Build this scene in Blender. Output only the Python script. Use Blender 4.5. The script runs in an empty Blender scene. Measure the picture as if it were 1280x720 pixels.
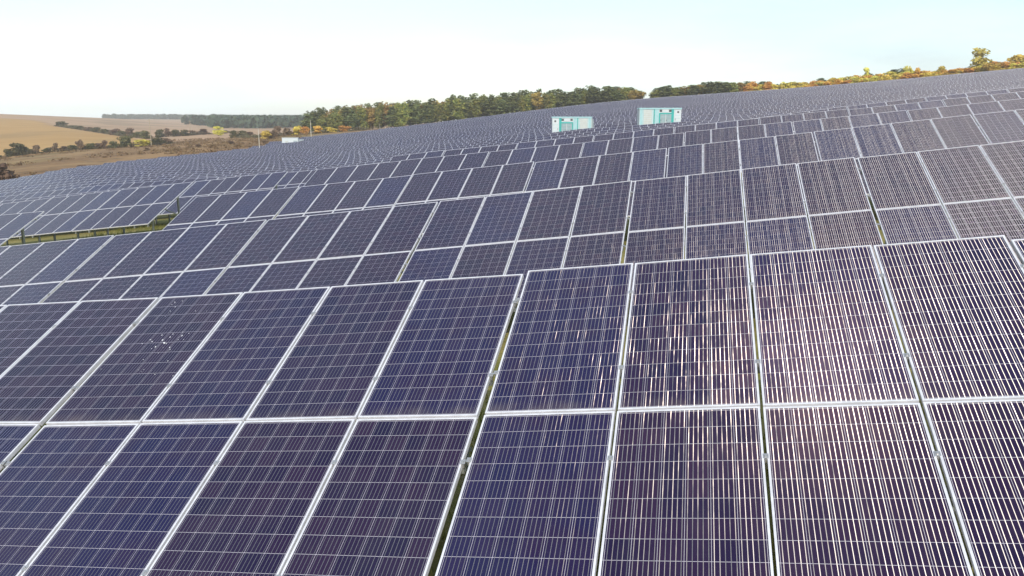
import bpy, bmesh, math, random
import numpy as np
from mathutils import Matrix, Vector, Euler

random.seed(7); rng = np.random.default_rng(7)
scene = bpy.context.scene
COL = scene.collection
R = math.radians
F = 1044.04           # focal length in photo pixels (1280 wide)
HY = 153.0            # photo row of the level line
PITCH = math.atan((360 - HY) / F)
CAMZ = 4.0
AZ = -0.2534          # heading of the table rows
DX, DY = math.cos(AZ), math.sin(AZ)        # along the rows
NX, NY = -math.sin(AZ), math.cos(AZ)       # across the rows, away from the viewer
TILT = R(23.5)
PW, PL = 0.992, 1.96                        # one panel
PITCH_U = 1.012
TABLE_W = 4.055
TOPH = 2.3                                  # top edge above ground
ROWS_T = [7.58, 16.62, 25.57, 34.60, 43.46, 52.06]

# ------------------------------------------------------------------ helpers
def link(o):
    COL.objects.link(o); return o

def tag(o, label=None, cat=None, group=None, kind=None):
    if label: o['label'] = label
    if cat: o['category'] = cat
    if group: o['group'] = group
    if kind: o['kind'] = kind
    return o

def empty(name, loc=(0, 0, 0), rz=0.0):
    o = bpy.data.objects.new(name, None)
    o.empty_display_size = 0.3
    o.location = loc; o.rotation_euler = (0, 0, rz)
    return link(o)

def mesh_obj(name, me, parent=None):
    o = bpy.data.objects.new(name, me); link(o)
    if parent is not None: o.parent = parent
    return o

class MB:
    """collects boxes and tubes into one mesh"""
    def __init__(s): s.v = []; s.f = []; s.mi = []
    def add(s, vs, fs, mi=0):
        b = len(s.v); s.v += [tuple(v) for v in vs]
        s.f += [tuple(i + b for i in f) for f in fs]; s.mi += [mi] * len(fs)
    def box(s, c, d, rot=None, mi=0, taper=1.0):
        x, y, z = d[0] / 2, d[1] / 2, d[2] / 2
        vs = [Vector((sx * x * (taper if sz > 0 else 1), sy * y * (taper if sz > 0 else 1), sz * z))
              for sz in (-1, 1) for sy in (-1, 1) for sx in (-1, 1)]
        if rot is not None: vs = [rot @ v for v in vs]
        vs = [v + Vector(c) for v in vs]
        s.add(vs, [(0, 2, 3, 1), (4, 5, 7, 6), (0, 1, 5, 4), (2, 6, 7, 3), (0, 4, 6, 2), (1, 3, 7, 5)], mi)
    def bar(s, a, b, w, h=None, mi=0):
        a, b = Vector(a), Vector(b); d = b - a; L = d.length
        q = d.to_track_quat('Z', 'Y').to_matrix()
        s.box((a + b) / 2, (w, h or w, L), q, mi)
    def tube(s, a, b, r0, r1, n=8, mi=0):
        a, b = Vector(a), Vector(b); q = (b - a).to_track_quat('Z', 'Y').to_matrix()
        vs = []
        for p, r in ((a, r0), (b, r1)):
            for i in range(n):
                t = 2 * math.pi * i / n
                vs.append(p + q @ Vector((r * math.cos(t), r * math.sin(t), 0)))
        fs = [(i, (i + 1) % n, n + (i + 1) % n, n + i) for i in range(n)]
        fs += [tuple(range(n - 1, -1, -1)), tuple(range(n, 2 * n))]
        s.add(vs, fs, mi)
    def mesh(s, name, *mats):
        me = bpy.data.meshes.new(name); me.from_pydata(s.v, [], s.f); me.validate(); me.update()
        for m in mats: me.materials.append(m)
        if len(mats) > 1: me.polygons.foreach_set('material_index', s.mi)
        return me
    def build(s, name, mat, parent=None, bevel=0.0):
        me = s.mesh(name, mat)
        o = mesh_obj(name, me, parent)
        if bevel:
            m = o.modifiers.new('bevel', 'BEVEL'); m.width = bevel; m.segments = 2; m.limit_method = 'ANGLE'
        return o

# ------------------------------------------------------------------ materials
class NT:
    def __init__(s, mat):
        mat.use_nodes = True; s.nt = mat.node_tree; s.n = s.nt.nodes; s.l = s.nt.links
        s.b = s.n['Principled BSDF']; s.out = s.n['Material Output']
    def new(s, t, **k):
        o = s.n.new(t)
        for a, b in k.items(): setattr(o, a, b)
        return o
    def set(s, sock, v):
        if isinstance(v, bpy.types.NodeSocket): s.l.new(v, sock)
        else:
            if hasattr(sock.default_value, '__len__') and len(sock.default_value) == 4 and len(v) == 3: v = (*v, 1)
            sock.default_value = v
    def m(s, op, a, b=None, c=None, clamp=False):
        n = s.new('ShaderNodeMath', operation=op, use_clamp=clamp)
        s.set(n.inputs[0], a)
        if b is not None: s.set(n.inputs[1], b)
        if c is not None: s.set(n.inputs[2], c)
        return n.outputs[0]
    def vm(s, op, a, b=None, scale=None):
        n = s.new('ShaderNodeVectorMath', operation=op)
        s.set(n.inputs[0], a)
        if b is not None: s.set(n.inputs[1], b)
        if scale is not None: s.set(n.inputs['Scale'], scale)
        return n.outputs[0]
    def noise(s, vec, scale, detail=3, rough=.55):
        n = s.new('ShaderNodeTexNoise'); s.set(n.inputs['Vector'], vec)
        n.inputs['Scale'].default_value = scale; n.inputs['Detail'].default_value = detail
        n.inputs['Roughness'].default_value = rough
        return n.outputs['Fac']
    def white(s, vec):
        n = s.new('ShaderNodeTexWhiteNoise', noise_dimensions='3D'); s.set(n.inputs['Vector'], vec)
        return n.outputs['Value']
    def mix(s, f, a, b):
        n = s.new('ShaderNodeMix', data_type='RGBA'); s.set(n.inputs[0], f)
        s.set(n.inputs[6], a); s.set(n.inputs[7], b); return n.outputs[2]
    def ramp(s, f, lo, hi):
        n = s.new('ShaderNodeMapRange', interpolation_type='SMOOTHSTEP'); s.set(n.inputs[0], f)
        n.inputs[1].default_value = lo; n.inputs[2].default_value = hi; return n.outputs[0]
    def comb(s, x, y, z):
        n = s.new('ShaderNodeCombineXYZ')
        for i, v in enumerate((x, y, z)): s.set(n.inputs[i], v)
        return n.outputs[0]
    def sep(s, v):
        n = s.new('ShaderNodeSeparateXYZ'); s.set(n.inputs[0], v); return n.outputs
    def geo(s): return s.new('ShaderNodeNewGeometry').outputs
    def objco(s): return s.new('ShaderNodeTexCoord').outputs['Object']

def simple(name, col, rough=.6, metal=0.0, var=.12, scale=6.0, spec=.5):
    mat = bpy.data.materials.new(name); t = NT(mat)
    f = t.noise(t.objco(), scale, 4)
    dark = tuple(c * (1 - var) for c in col); light = tuple(min(1, c * (1 + var)) for c in col)
    t.set(t.b.inputs['Base Color'], t.mix(t.ramp(f, .3, .7), dark, light))
    t.b.inputs['Roughness'].default_value = rough; t.b.inputs['Metallic'].default_value = metal
    t.b.inputs['Specular IOR Level'].default_value = spec
    return mat

M_ALU = simple('aluminium_frame', (.66, .66, .70), .45, .3, .10, 11)
M_STEEL = simple('galvanised_steel', (.36, .39, .41), .45, .55, .2, 5)
M_CLAMP = simple('clamp_metal', (.45, .45, .46), .35, .7, .1, 20)
M_BACK = simple('panel_backsheet', (.62, .62, .62), .6, 0, .05, 4)

def panel_material(name, frame, specks=False):
    """photovoltaic glass: cell grid, wire busbars, optional aluminium frame lines (far tables)"""
    mat = bpy.data.materials.new(name); t = NT(mat)
    uvn = t.new('ShaderNodeUVMap', uv_map='UVMap')
    u, v, _ = t.sep(uvn.outputs[0])
    pu, pv = t.m('FRACT', u), t.m('FRACT', v)
    iu, iv = t.m('FLOOR', u), t.m('FLOOR', v)
    rnd = t.new('ShaderNodeObjectInfo').outputs['Random']
    if frame:                       # frame lip inside the panel square
        fu = t.m('MULTIPLY', t.m('ABSOLUTE', t.m('SUBTRACT', pu, .5)), 1.0)
        fv = t.m('ABSOLUTE', t.m('SUBTRACT', pv, .5))
        fm = t.m('MAXIMUM', t.m('GREATER_THAN', fu, .5 - .018), t.m('GREATER_THAN', fv, .5 - .0125))
        pu = t.m('MULTIPLY_ADD', t.m('SUBTRACT', pu, .5), 1.05, .5)
        pv = t.m('MULTIPLY_ADD', t.m('SUBTRACT', pv, .5), 1.026, .5)
    cu = t.m('MULTIPLY_ADD', pu, 6.12, -.06)
    cv = t.m('MULTIPLY_ADD', pv, 12.14, -.07)
    ru, rv = t.m('FRACT', cu), t.m('FRACT', cv)
    cell_id = t.comb(t.m('ADD', t.m('FLOOR', cu), t.m('MULTIPLY', iu, 6.0)),
                     t.m('ADD', t.m('FLOOR', cv), t.m('MULTIPLY', iv, 12.0)), t.m('MULTIPLY', rnd, 531.0))
    cr = t.white(cell_id)
    pr = t.white(t.comb(iu, iv, t.m('MULTIPLY', rnd, 97.0)))
    au = t.m('ABSOLUTE', t.m('SUBTRACT', ru, .5)); av = t.m('ABSOLUTE', t.m('SUBTRACT', rv, .5))
    gap = t.m('MAXIMUM', t.m('GREATER_THAN', au, .5 - .0075), t.m('GREATER_THAN', av, .5 - .009))
    bu = t.m('MULTIPLY', ru, 5.0)
    bb = t.m('LESS_THAN', t.m('ABSOLUTE', t.m('SUBTRACT', t.m('FRACT', bu), .5)), BUS_W)
    # one number per ribbon segment (a ribbon runs over one cell)
    seg = t.white(t.vm('ADD', cell_id, t.comb(t.m('MULTIPLY', t.m('FLOOR', bu), 37.7), 0, 3.3)))
    strg = t.white(t.comb(t.m('ADD', t.m('FLOOR', t.m('MULTIPLY', cu, 5.0)), t.m('MULTIPLY', iu, 31.0)), iv, t.m('MULTIPLY_ADD', rnd, 71.0, 9.0)))
    # a ribbon is never quite straight: its tilt wanders along the string
    wav = t.noise(t.comb(t.m('MULTIPLY', strg, 83.0), t.m('MULTIPLY', cv, .62), t.m('MULTIPLY_ADD', pr, 31.0, t.m('MULTIPLY', iu, 3.7))), 1.0, 3, .6)
    # silicon colours
    c = t.mix(cr, CELL_A, CELL_B)
    c = t.mix(t.m('MULTIPLY', t.ramp(pr, .35, 1.0), .6), c, CELL_C)
    blot = t.noise(t.comb(u, t.m('MULTIPLY', v, 2.0), t.m('MULTIPLY', rnd, 40)), 2.2, 2)
    c = t.mix(t.m('MULTIPLY', t.ramp(blot, .4, .75), .55), c, CELL_B)
    c = t.mix(t.m('MULTIPLY', gap, .85), c, (.54, .52, .58))
    dust = t.noise(t.comb(u, v, t.m('MULTIPLY', rnd, 17)), 5.0, 5, .65)
    c = t.mix(t.m('MULTIPLY', t.ramp(dust, .35, .8), .02), c, (.42, .36, .34))
    soil = t.m('MULTIPLY', t.m('SUBTRACT', 1.0, t.ramp(pv, .0, .07)), t.ramp(dust, .3, .7))
    c = t.mix(t.m('MULTIPLY', soil, .16), c, (.34, .28, .22))
    if specks:
        vo = t.new('ShaderNodeTexVoronoi'); t.set(vo.inputs['Vector'], t.comb(t.m('MULTIPLY', pu, 1.0), t.m('MULTIPLY', pv, 1.2), 0)); vo.inputs['Scale'].default_value = 24
        big = t.noise(t.comb(pu, pv, 2.2), 3.0, 1)
        sp = t.m('MULTIPLY', t.m('LESS_THAN', vo.outputs['Distance'], t.m('MULTIPLY_ADD', big, .38, -.145)), t.m('GREATER_THAN', pv, .28))
        c = t.mix(sp, c, (.8, .8, .8))
    t.set(t.b.inputs['Base Color'], c)
    t.set(t.b.inputs['Roughness'], t.m('MULTIPLY_ADD', dust, .12, .08))
    t.b.inputs['IOR'].default_value = 1.5; t.b.inputs['Specular IOR Level'].default_value = .30
    t.b.inputs['Specular Tint'].default_value = (.84, .77, 1, 1)
    # soldered ribbons: ridged metal, wide sheen along the ribbon, tight sheen across it
    g = t.new('ShaderNodeBsdfAnisotropic', distribution='BECKMANN'); g.inputs['Roughness'].default_value = RIB_R
    g.inputs['Anisotropy'].default_value = RIB_A
    g.inputs['Color'].default_value = (.255, .245, .24, 1)
    tn = t.new('ShaderNodeTangent', direction_type='UV_MAP', uv_map='UVMap')   # runs along u
    nrm = t.geo()['Normal']
    vdir = t.vm('CROSS_PRODUCT', nrm, tn.outputs[0])
    t.set(g.inputs['Tangent'], tn.outputs[0])
    dev = t.m('MULTIPLY', t.m('ADD', t.m('MULTIPLY', t.m('SUBTRACT', wav, .5), 1.6), t.m('ADD', t.m('MULTIPLY', t.m('SUBTRACT', seg, .5), .45), t.m('MULTIPLY', t.m('SUBTRACT', strg, .5), 1.0))), RIB_RND)
    nn = t.vm('ADD', nrm, t.vm('SCALE', vdir, scale=-RIB_T))
    nn = t.vm('ADD', nn, t.vm('SCALE', tn.outputs[0], scale=dev))
    t.set(g.inputs['Normal'], t.vm('NORMALIZE', nn))
    mx = t.new('ShaderNodeMixShader'); t.set(mx.inputs[0], bb)
    t.l.new(t.b.outputs[0], mx.inputs[1])
    dm = t.new('ShaderNodeBsdfDiffuse'); dm.inputs['Color'].default_value = (.06, .055, .085, 1)
    m2 = t.new('ShaderNodeMixShader'); m2.inputs[0].default_value = .8
    t.l.new(dm.outputs[0], m2.inputs[1]); t.l.new(g.outputs[0], m2.inputs[2])
    t.l.new(m2.outputs[0], mx.inputs[2])
    last = mx.outputs[0]
    # tight warm glint of the solder ridges and of the textured front glass
    def glint(w, col, rough, rnd_):
        q = t.new('ShaderNodeBsdfAnisotropic', distribution='BECKMANN'); q.inputs['Roughness'].default_value = rough
        q.inputs['Color'].default_value = (col[0] * w, col[1] * w, col[2] * w, 1)
        e = t.vm('ADD', nrm, t.vm('SCALE', vdir, scale=-.90))
        e = t.vm('ADD', e, t.vm('SCALE', tn.outputs[0], scale=t.m('MULTIPLY_ADD', t.m('SUBTRACT', t.m('MULTIPLY_ADD', seg, .30, t.m('MULTIPLY', wav, .85)) if rnd_ else cr, .57 if rnd_ else .5), .55 if rnd_ else .05, .17)))
        t.set(q.inputs['Normal'], t.vm('NORMALIZE', e)); return q.outputs[0]
    gm = t.new('ShaderNodeMixShader'); t.set(gm.inputs[0], bb)
    t.l.new(glint(.00095, (1, .66, .72), .225, False), gm.inputs[1]); t.l.new(glint(.027, (1, .86, .80), .235, True), gm.inputs[2])
    ad = t.new('ShaderNodeAddShader'); t.l.new(last, ad.inputs[0]); t.l.new(gm.outputs[0], ad.inputs[1]); last = ad.outputs[0]
    if frame:
        fb = t.new('ShaderNodeBsdfPrincipled'); fb.inputs['Base Color'].default_value = (.66, .66, .70, 1)
        fb.inputs['Roughness'].default_value = .42; fb.inputs['Metallic'].default_value = .25
        m3 = t.new('ShaderNodeMixShader'); t.set(m3.inputs[0], fm)
        t.l.new(last, m3.inputs[1]); t.l.new(fb.outputs[0], m3.inputs[2]); last = m3.outputs[0]
    t.l.new(last, t.out.inputs['Surface'])
    return mat

BUS_W = .066
CELL_A, CELL_B, CELL_C = (.0065, .0042, .028), (.0185, .0072, .032), (.0075, .0095, .060)
RIB_R, RIB_A, RIB_T, RIB_RND = .46, .36, .82, .15
M_PANEL = panel_material('solar_glass', False)
M_PANEL_S = panel_material('solar_glass_spotted', False, True)
M_PANEL_F = panel_material('solar_glass_framed', True)

# ------------------------------------------------------------------ terrain
def _row_poly(c, lo, hi):
    def fn(s):
        sc = np.clip(s, lo, hi); d = np.polyder(np.array(c))
        return np.polyval(c, sc) + np.polyval(d, sc) * (s - sc) * .9
    return fn
def _row_knots(xs, ys):
    def fn(s):
        z = np.interp(s, xs, ys)
        z = np.where(s < xs[0], ys[0] + (s - xs[0]) * .105, z)
        return np.where(s > xs[-1], ys[-1] + (s - xs[-1]) * .10, z)
    return fn
ROWZ = [_row_poly([1.062e-3, .11826, -1.1842], -8, 3),
        _row_poly([1.94e-4, .12542, -.9096], -18, 5),
        _row_poly([2.04e-4, .1162, -.5323], -26, 8),
        _row_poly([9e-6, 1.65e-4, .10273, -.2071], -36, 10),
        _row_knots([-30.5, -27.5, -24.66, -18.0, -14, -8, -4, 0, 4, 8, 12.3], [-3.40, -3.08, -2.79, -1.84, -1.37, -.78, -.34, .09, .47, .90, 1.33]),
        _row_knots([-34, -28.4, -18, -10, -5, 0, 3, 6, 9, 14, 20], [-3.85, -3.28, -2.25, -1.35, -.70, -.02, .50, .87, 1.24, 1.74, 2.35])]

def near_top(s, t):
    s = np.asarray(s, float); t = np.asarray(t, float)
    zs = [fn(s) for fn in ROWZ]
    z = zs[0] + (np.clip(t, -40, ROWS_T[0]) - ROWS_T[0]) * .03
    for k in range(5):
        w = (t - ROWS_T[k]) / (ROWS_T[k + 1] - ROWS_T[k])
        z = np.where((t > ROWS_T[k]), zs[k] + (zs[k + 1] - zs[k]) * np.clip(w, 0, 1), z)
    return z

# profile per photo column: (depth, photo row of the table tops) up to the field's edge, then (depth, photo row of the ground)
PROF = {
 -150: ([(80, 252), (100, 247), (140, 238)], [(200, 232), (300, 216), (400, 205), (650, 168), (900, 146), (1100, 143), (1300, 147), (4000, 151)]),
 0: ([(80, 242), (100, 237), (125, 230.5), (150, 224)], [(200, 220), (300, 206), (400, 197), (650, 165), (900, 144), (950, 140.5), (1150, 143), (2000, 149), (4000, 151)]),
 75: ([(75, 234), (100, 227.5), (140, 216), (175, 209.5)], [(220, 208), (380, 191), (700, 160), (900, 150), (1100, 144.5), (1300, 145), (4000, 151)]),
 150: ([(70, 227), (100, 220), (150, 209), (205, 200)], [(260, 197), (400, 184), (600, 170), (1000, 155), (1300, 148), (1500, 147.5), (4000, 151)]),
 230: ([(70, 222), (100, 216), (160, 203), (235, 192)], [(280, 190), (400, 180), (650, 168), (1200, 158), (1600, 153), (2200, 149), (4000, 150)]),
 300: ([(75, 218), (100, 213), (160, 201.5), (260, 185)], [(310, 182), (400, 176), (600, 167), (1000, 161), (1500, 157), (2200, 151.5), (4000, 151)]),
 400: ([(75, 214), (110, 206.5), (180, 193), (250, 181), (335, 168.5)], [(420, 167.5), (550, 164), (1000, 161), (1500, 157), (2200, 151.5), (4000, 151)]),
 500: ([(75, 201), (105, 193.5), (180, 181), (280, 167), (375, 158)], [(450, 160), (520, 160), (1000, 158), (4000, 152)]),
 640: ([(75, 186), (113, 178), (180, 166), (280, 152), (400, 141)], [(450, 143), (550, 145), (1000, 148), (4000, 152)]),
 690: ([(75, 181), (105, 170), (115, 164.5), (130, 163), (180, 157), (280, 144.5), (405, 135)], [(460, 137), (550, 139.5), (1000, 145), (4000, 152)]),
 740: ([(75, 174), (105, 166), (115, 160.8), (130, 159), (180, 151), (280, 138.5), (410, 129.5)], [(470, 131.5), (550, 134), (1000, 143), (4000, 152)]),
 800: ([(75, 168), (105, 158), (115, 154.5), (128, 153), (180, 145), (280, 133), (420, 124)], [(470, 126), (550, 129), (1000, 140), (4000, 152)]),
 1000: ([(75, 144), (110, 143), (140, 137.5), (200, 126), (280, 117), (400, 110.5)], [(460, 112), (550, 115), (1000, 130), (4000, 152)]),
 1150: ([(75, 126), (110, 125.5), (150, 119.5), (200, 111), (280, 103), (380, 98)], [(430, 100), (550, 104), (1000, 125), (4000, 152)]),
 1280: ([(75, 112), (110, 113), (160, 107), (220, 98), (350, 86)], [(400, 88), (550, 94), (1000, 120), (4000, 152)]),
 1430: ([(75, 96), (110, 98), (160, 92), (220, 84), (350, 72)], [(400, 74), (550, 82), (1000, 110), (4000, 152)]),
}
PX = np.array(sorted(PROF)); PTAN = (PX - 640) / F
EDGE = np.array([PROF[x][0][-1][0] for x in PX], float)
LG = np.linspace(math.log(30), math.log(4000), 420)
_cols = []
for x, tn in zip(PX, PTAN):
    D0 = 52.06 / (NY + NX * tn)
    pts = []
    for D in (30, 40, .8 * D0, .9 * D0, D0):
        X, Y = tn * D, D
        pts.append((D, float(near_top(X * DX + Y * DY, X * NX + Y * NY))))
    tops, gr = PROF[x]
    pts += [(D, -(y - HY) / F * D) for D, y in tops if D > D0 * 1.12]
    pts += [(tops[-1][0] + 15, -(tops[-1][1] - HY + 1) / F * (tops[-1][0] + 15))]
    pts += [(D, -(y - HY) / F * D + TOPH) for D, y in gr]
    pts.sort()
    _cols.append(np.interp(LG, np.log([p[0] for p in pts]), [p[1] for p in pts]))
TG = np.linspace(PTAN[0], PTAN[-1], 240)
_P = np.array(_cols)
_P = np.array([np.interp(TG, PTAN, _P[:, j]) for j in range(_P.shape[1])]).T
def _smooth(A, sig, axis):
    r = int(sig * 3); k = np.exp(-.5 * (np.arange(-r, r + 1) / sig) ** 2); k /= k.sum()
    pad = [(0, 0), (0, 0)]; pad[axis] = (r, r)
    B = np.pad(A, pad, mode='edge')
    return np.apply_along_axis(lambda q: np.convolve(q, k, 'valid'), axis, B)
_P = _smooth(_smooth(_P, 3.0, 1), 4.0, 0)

def top_z(X, Y):
    """height (camera = 0) of the surface through the tables' top edges"""
    X = np.asarray(X, float); Y = np.asarray(Y, float)
    s = X * DX + Y * DY; t = X * NX + Y * NY
    zn = near_top(np.clip(s, -90, 60), np.clip(t, -60, 60))
    D = np.maximum(Y, 30.0); tn = np.clip(X / D, TG[0], TG[-1])
    fi = np.clip((np.log(np.clip(D, 30, 3999)) - LG[0]) / (LG[1] - LG[0]), 0, len(LG) - 1.001)
    ti = np.clip((tn - TG[0]) / (TG[1] - TG[0]), 0, len(TG) - 1.001)
    i, j = ti.astype(int), fi.astype(int); a, b = ti - i, fi - j
    zp = (_P[i, j] * (1 - a) * (1 - b) + _P[i + 1, j] * a * (1 - b) + _P[i, j + 1] * (1 - a) * b + _P[i + 1, j + 1] * a * b)
    w = np.clip((t - 50) / 12.0, 0, 1) * np.clip((Y - 30) / 10.0, 0, 1); w = w * w * (3 - 2 * w)
    return zn * (1 - w) + zp * w
def ground_z(X, Y): return top_z(X, Y) - TOPH + CAMZ
def gz(X, Y): return float(ground_z(X, Y))
def img_to_xy(px, D): return ((px - 640) / F * D, D)
def project(X, Y, Z):
    """photo pixel of a world point"""
    Zc = Z - CAMZ; cp, sp = math.cos(PITCH), math.sin(PITCH)
    d = Y * cp - Zc * sp; v = Y * sp + Zc * cp
    return 640 + F * X / d, 360 - F * v / d, d

# ground sheet -------------------------------------------------------
NA, NB = 340, 380
a = np.linspace(-1, 1, NA); a = np.sign(a) * np.abs(a) ** 1.25 * 1.25
q = np.linspace(0, 1, NB)
Yv = -220 + 220 * q / .12
Yv = np.where(q > .12, (np.exp((q - .12) / .88 * math.log(1 + 3900 / 25.)) - 1) * 25., Yv)
AA, YY = np.meshgrid(a, Yv)
XX = AA * (YY + 330)
ZZ = ground_z(XX, YY)
tn = np.clip(XX / np.maximum(YY, 30), -2, 2); pxg = 640 + F * tn
idx = np.arange(NA * NB).reshape(NB, NA)
quads = np.stack([idx[:-1, :-1], idx[:-1, 1:], idx[1:, 1:], idx[1:, :-1]], -1).reshape(-1, 4)
me = bpy.data.meshes.new('ground')
me.from_pydata(np.stack([XX, YY, ZZ], -1).reshape(-1, 3).tolist(), [], quads.tolist())
me.polygons.foreach_set('use_smooth', [True] * len(me.polygons))
edgeD = np.interp(pxg, PX, EDGE)
d_low = np.interp(pxg, [-150, 0, 100, 175, 215], [395, 392, 392, 400, 440])
d_up = np.interp(pxg, [-150, 60, 75, 110, 150, 190, 215], [860, 850, 760, 690, 610, 520, 440])
def soft(v, w): return np.clip(v / w + .5, 0, 1)
w_dry = soft(YY - edgeD - 6, 6) * (YY > 60)
w_gold = soft(YY - d_low, 8) * soft(d_up - YY, 8) * (pxg < 216) * (YY > 60)
w_pink = soft(YY - np.maximum(d_up, 470), 10) * (pxg < 400) * (YY > 60)
w_track = np.exp(-((XX * DX + YY * DY + 21.3) / 1.6) ** 4) * (YY < 90)
ca = me.color_attributes.new('zones', 'FLOAT_COLOR', 'POINT')
zc = np.stack([w_dry, w_gold, w_pink, w_track], -1).reshape(-1)
ca.data.foreach_set('color', zc.astype(np.float32))
mat = bpy.data.materials.new('ground_grass'); t = NT(mat)
at = t.new('ShaderNodeAttribute', attribute_name='zones')
zr, zg_, zb = t.new('ShaderNodeSeparateColor'), None, None
t.l.new(at.outputs['Color'], zr.inputs[0])
pos = t.geo()['Position']
n1 = t.noise(pos, .35, 6, .6); n2 = t.noise(pos, 2.6, 5, .65); n3 = t.noise(t.vm('MULTIPLY', pos, (1.0, .35, 1)), .035, 5, .6)
n4 = t.noise(t.vm('MULTIPLY', pos, (.25, 1.6, 1)), .05, 4, .6)
grass = t.mix(t.ramp(n1, .35, .65), (.12, .125, .032), (.25, .215, .08))
grass = t.mix(t.m('MULTIPLY', t.ramp(n2, .45, .7), .6), grass, (.27, .21, .10))
grass = t.mix(t.m('MULTIPLY', at.outputs['Alpha'], .55), grass, (.22, .225, .05))
dry = t.mix(t.ramp(n3, .38, .62), (.185, .108, .052), (.28, .175, .085))
dry = t.mix(t.m('MULTIPLY', t.ramp(n1, .5, .72), .55), dry, (.09, .06, .038))
dry = t.mix(t.m('MULTIPLY', t.ramp(n4, .52, .68), .6), dry, (.30, .225, .12))
gold = t.mix(t.ramp(n4, .3, .7), (.33, .195, .072), (.39, .24, .095))
gold = t.mix(t.m('MULTIPLY', t.ramp(n3, .55, .75), .4), gold, (.26, .205, .10))
pink = t.mix(t.ramp(n4, .35, .65), (.33, .21, .13), (.38, .26, .17))
fur = t.new('ShaderNodeTexWave', wave_type='BANDS', bands_direction='Y'); t.set(fur.inputs['Vector'], t.vm('MULTIPLY', pos, (.10, 1.0, 0))); fur.inputs['Scale'].default_value = .055; fur.inputs['Distortion'].default_value = 3.5; fur.inputs['Detail'].default_value = 3
gold = t.mix(t.m('MULTIPLY', t.ramp(fur.outputs['Fac'], .55, .95), .35), gold, (.40, .28, .15))
n5 = t.noise(t.vm('MULTIPLY', pos, (1, .5, 1)), .012, 3)
gold = t.mix(t.m('MULTIPLY', t.ramp(n5, .50, .66), .45), gold, (.20, .135, .065))
pink = t.mix(t.m('MULTIPLY', t.ramp(n5, .48, .62), .6), pink, (.20, .15, .095))
clump = t.noise(t.vm('MULTIPLY', pos, (.5, 1, 1)), .16, 5, .7)
dry = t.mix(t.m('MULTIPLY', t.ramp(clump, .53, .64), .75), dry, (.075, .055, .03))
dry = t.mix(t.m('MULTIPLY', t.ramp(n5, .52, .66), .45), dry, (.17, .155, .055))
c = t.mix(zr.outputs[0], grass, dry); c = t.mix(zr.outputs[1], c, gold); c = t.mix(zr.outputs[2], c, pink)
t.set(t.b.inputs['Base Color'], c); t.b.inputs['Roughness'].default_value = .95; t.b.inputs['Specular IOR Level'].default_value = .1
bp = t.new('ShaderNodeBump'); bp.inputs['Strength'].default_value = .6; bp.inputs['Distance'].default_value = .12
t.set(bp.inputs['Height'], n2); t.l.new(bp.outputs[0], t.b.inputs['Normal'])
me.materials.append(mat)
ground = mesh_obj('ground', me); tag(ground, kind='structure')
ground['label'] = 'grassy and dry farmland slope under and beyond the solar tables'

# ------------------------------------------------------------------ solar tables
def glass_mesh(mat):
    w, l, z = PW / 2 - .014, PL / 2 - .014, 0.0
    v = [(-w, -l, z), (w, -l, z), (w, l, z), (-w, l, z)] + [(-w, -l, z - .007), (w, -l, z - .007), (w, l, z - .007), (-w, l, z - .007)]
    f = [(0, 1, 2, 3), (7, 6, 5, 4), (0, 4, 5, 1), (1, 5, 6, 2), (2, 6, 7, 3), (3, 7, 4, 0)]
    me = bpy.data.meshes.new('solar_panel'); me.from_pydata(v, [], f); me.update()
    uv = me.uv_layers.new(name='UVMap')
    co = [((x + w) / (2 * w) * .9998 + .0001, (y + l) / (2 * l) * .9998 + .0001) for x, y, _ in v]
    for lp in me.loops: uv.data[lp.index].uv = co[lp.vertex_index]
    me.materials.append(mat); me.materials.append(M_BACK)
    for i in range(1, 6): me.polygons[i].material_index = 1
    return me
def frame_mesh():
    m = MB(); w, l = PW / 2, PL / 2; lip, dep = .0150, .038
    zc = .0035 - dep / 2
    m.box((-w + lip / 2, 0, zc), (lip, 2 * l, dep)); m.box((w - lip / 2, 0, zc), (lip, 2 * l, dep))
    m.box((0, -l + lip / 2, zc), (2 * w - 2 * lip - .001, lip, dep)); m.box((0, l - lip / 2, zc), (2 * w - 2 * lip - .001, lip, dep))
    return m.mesh('frame', M_ALU)
ME_GLASS, ME_GLASS_S, ME_FRAME = glass_mesh(M_PANEL), glass_mesh(M_PANEL_S), frame_mesh()
CT, ST = math.cos(TILT), math.sin(TILT)
HALF = PL + .01
def tpt(x, v, n=0.0):
    """table local point: x along the row, v up the slope from the middle seam, n above the glass"""
    zmid = TOPH - HALF * ST
    return Vector((x, v * CT - n * ST, zmid + v * ST + n * CT))
ROTT = Matrix.Rotation(TILT, 3, 'X')
LEAN = math.tan(R(6.0))
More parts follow.
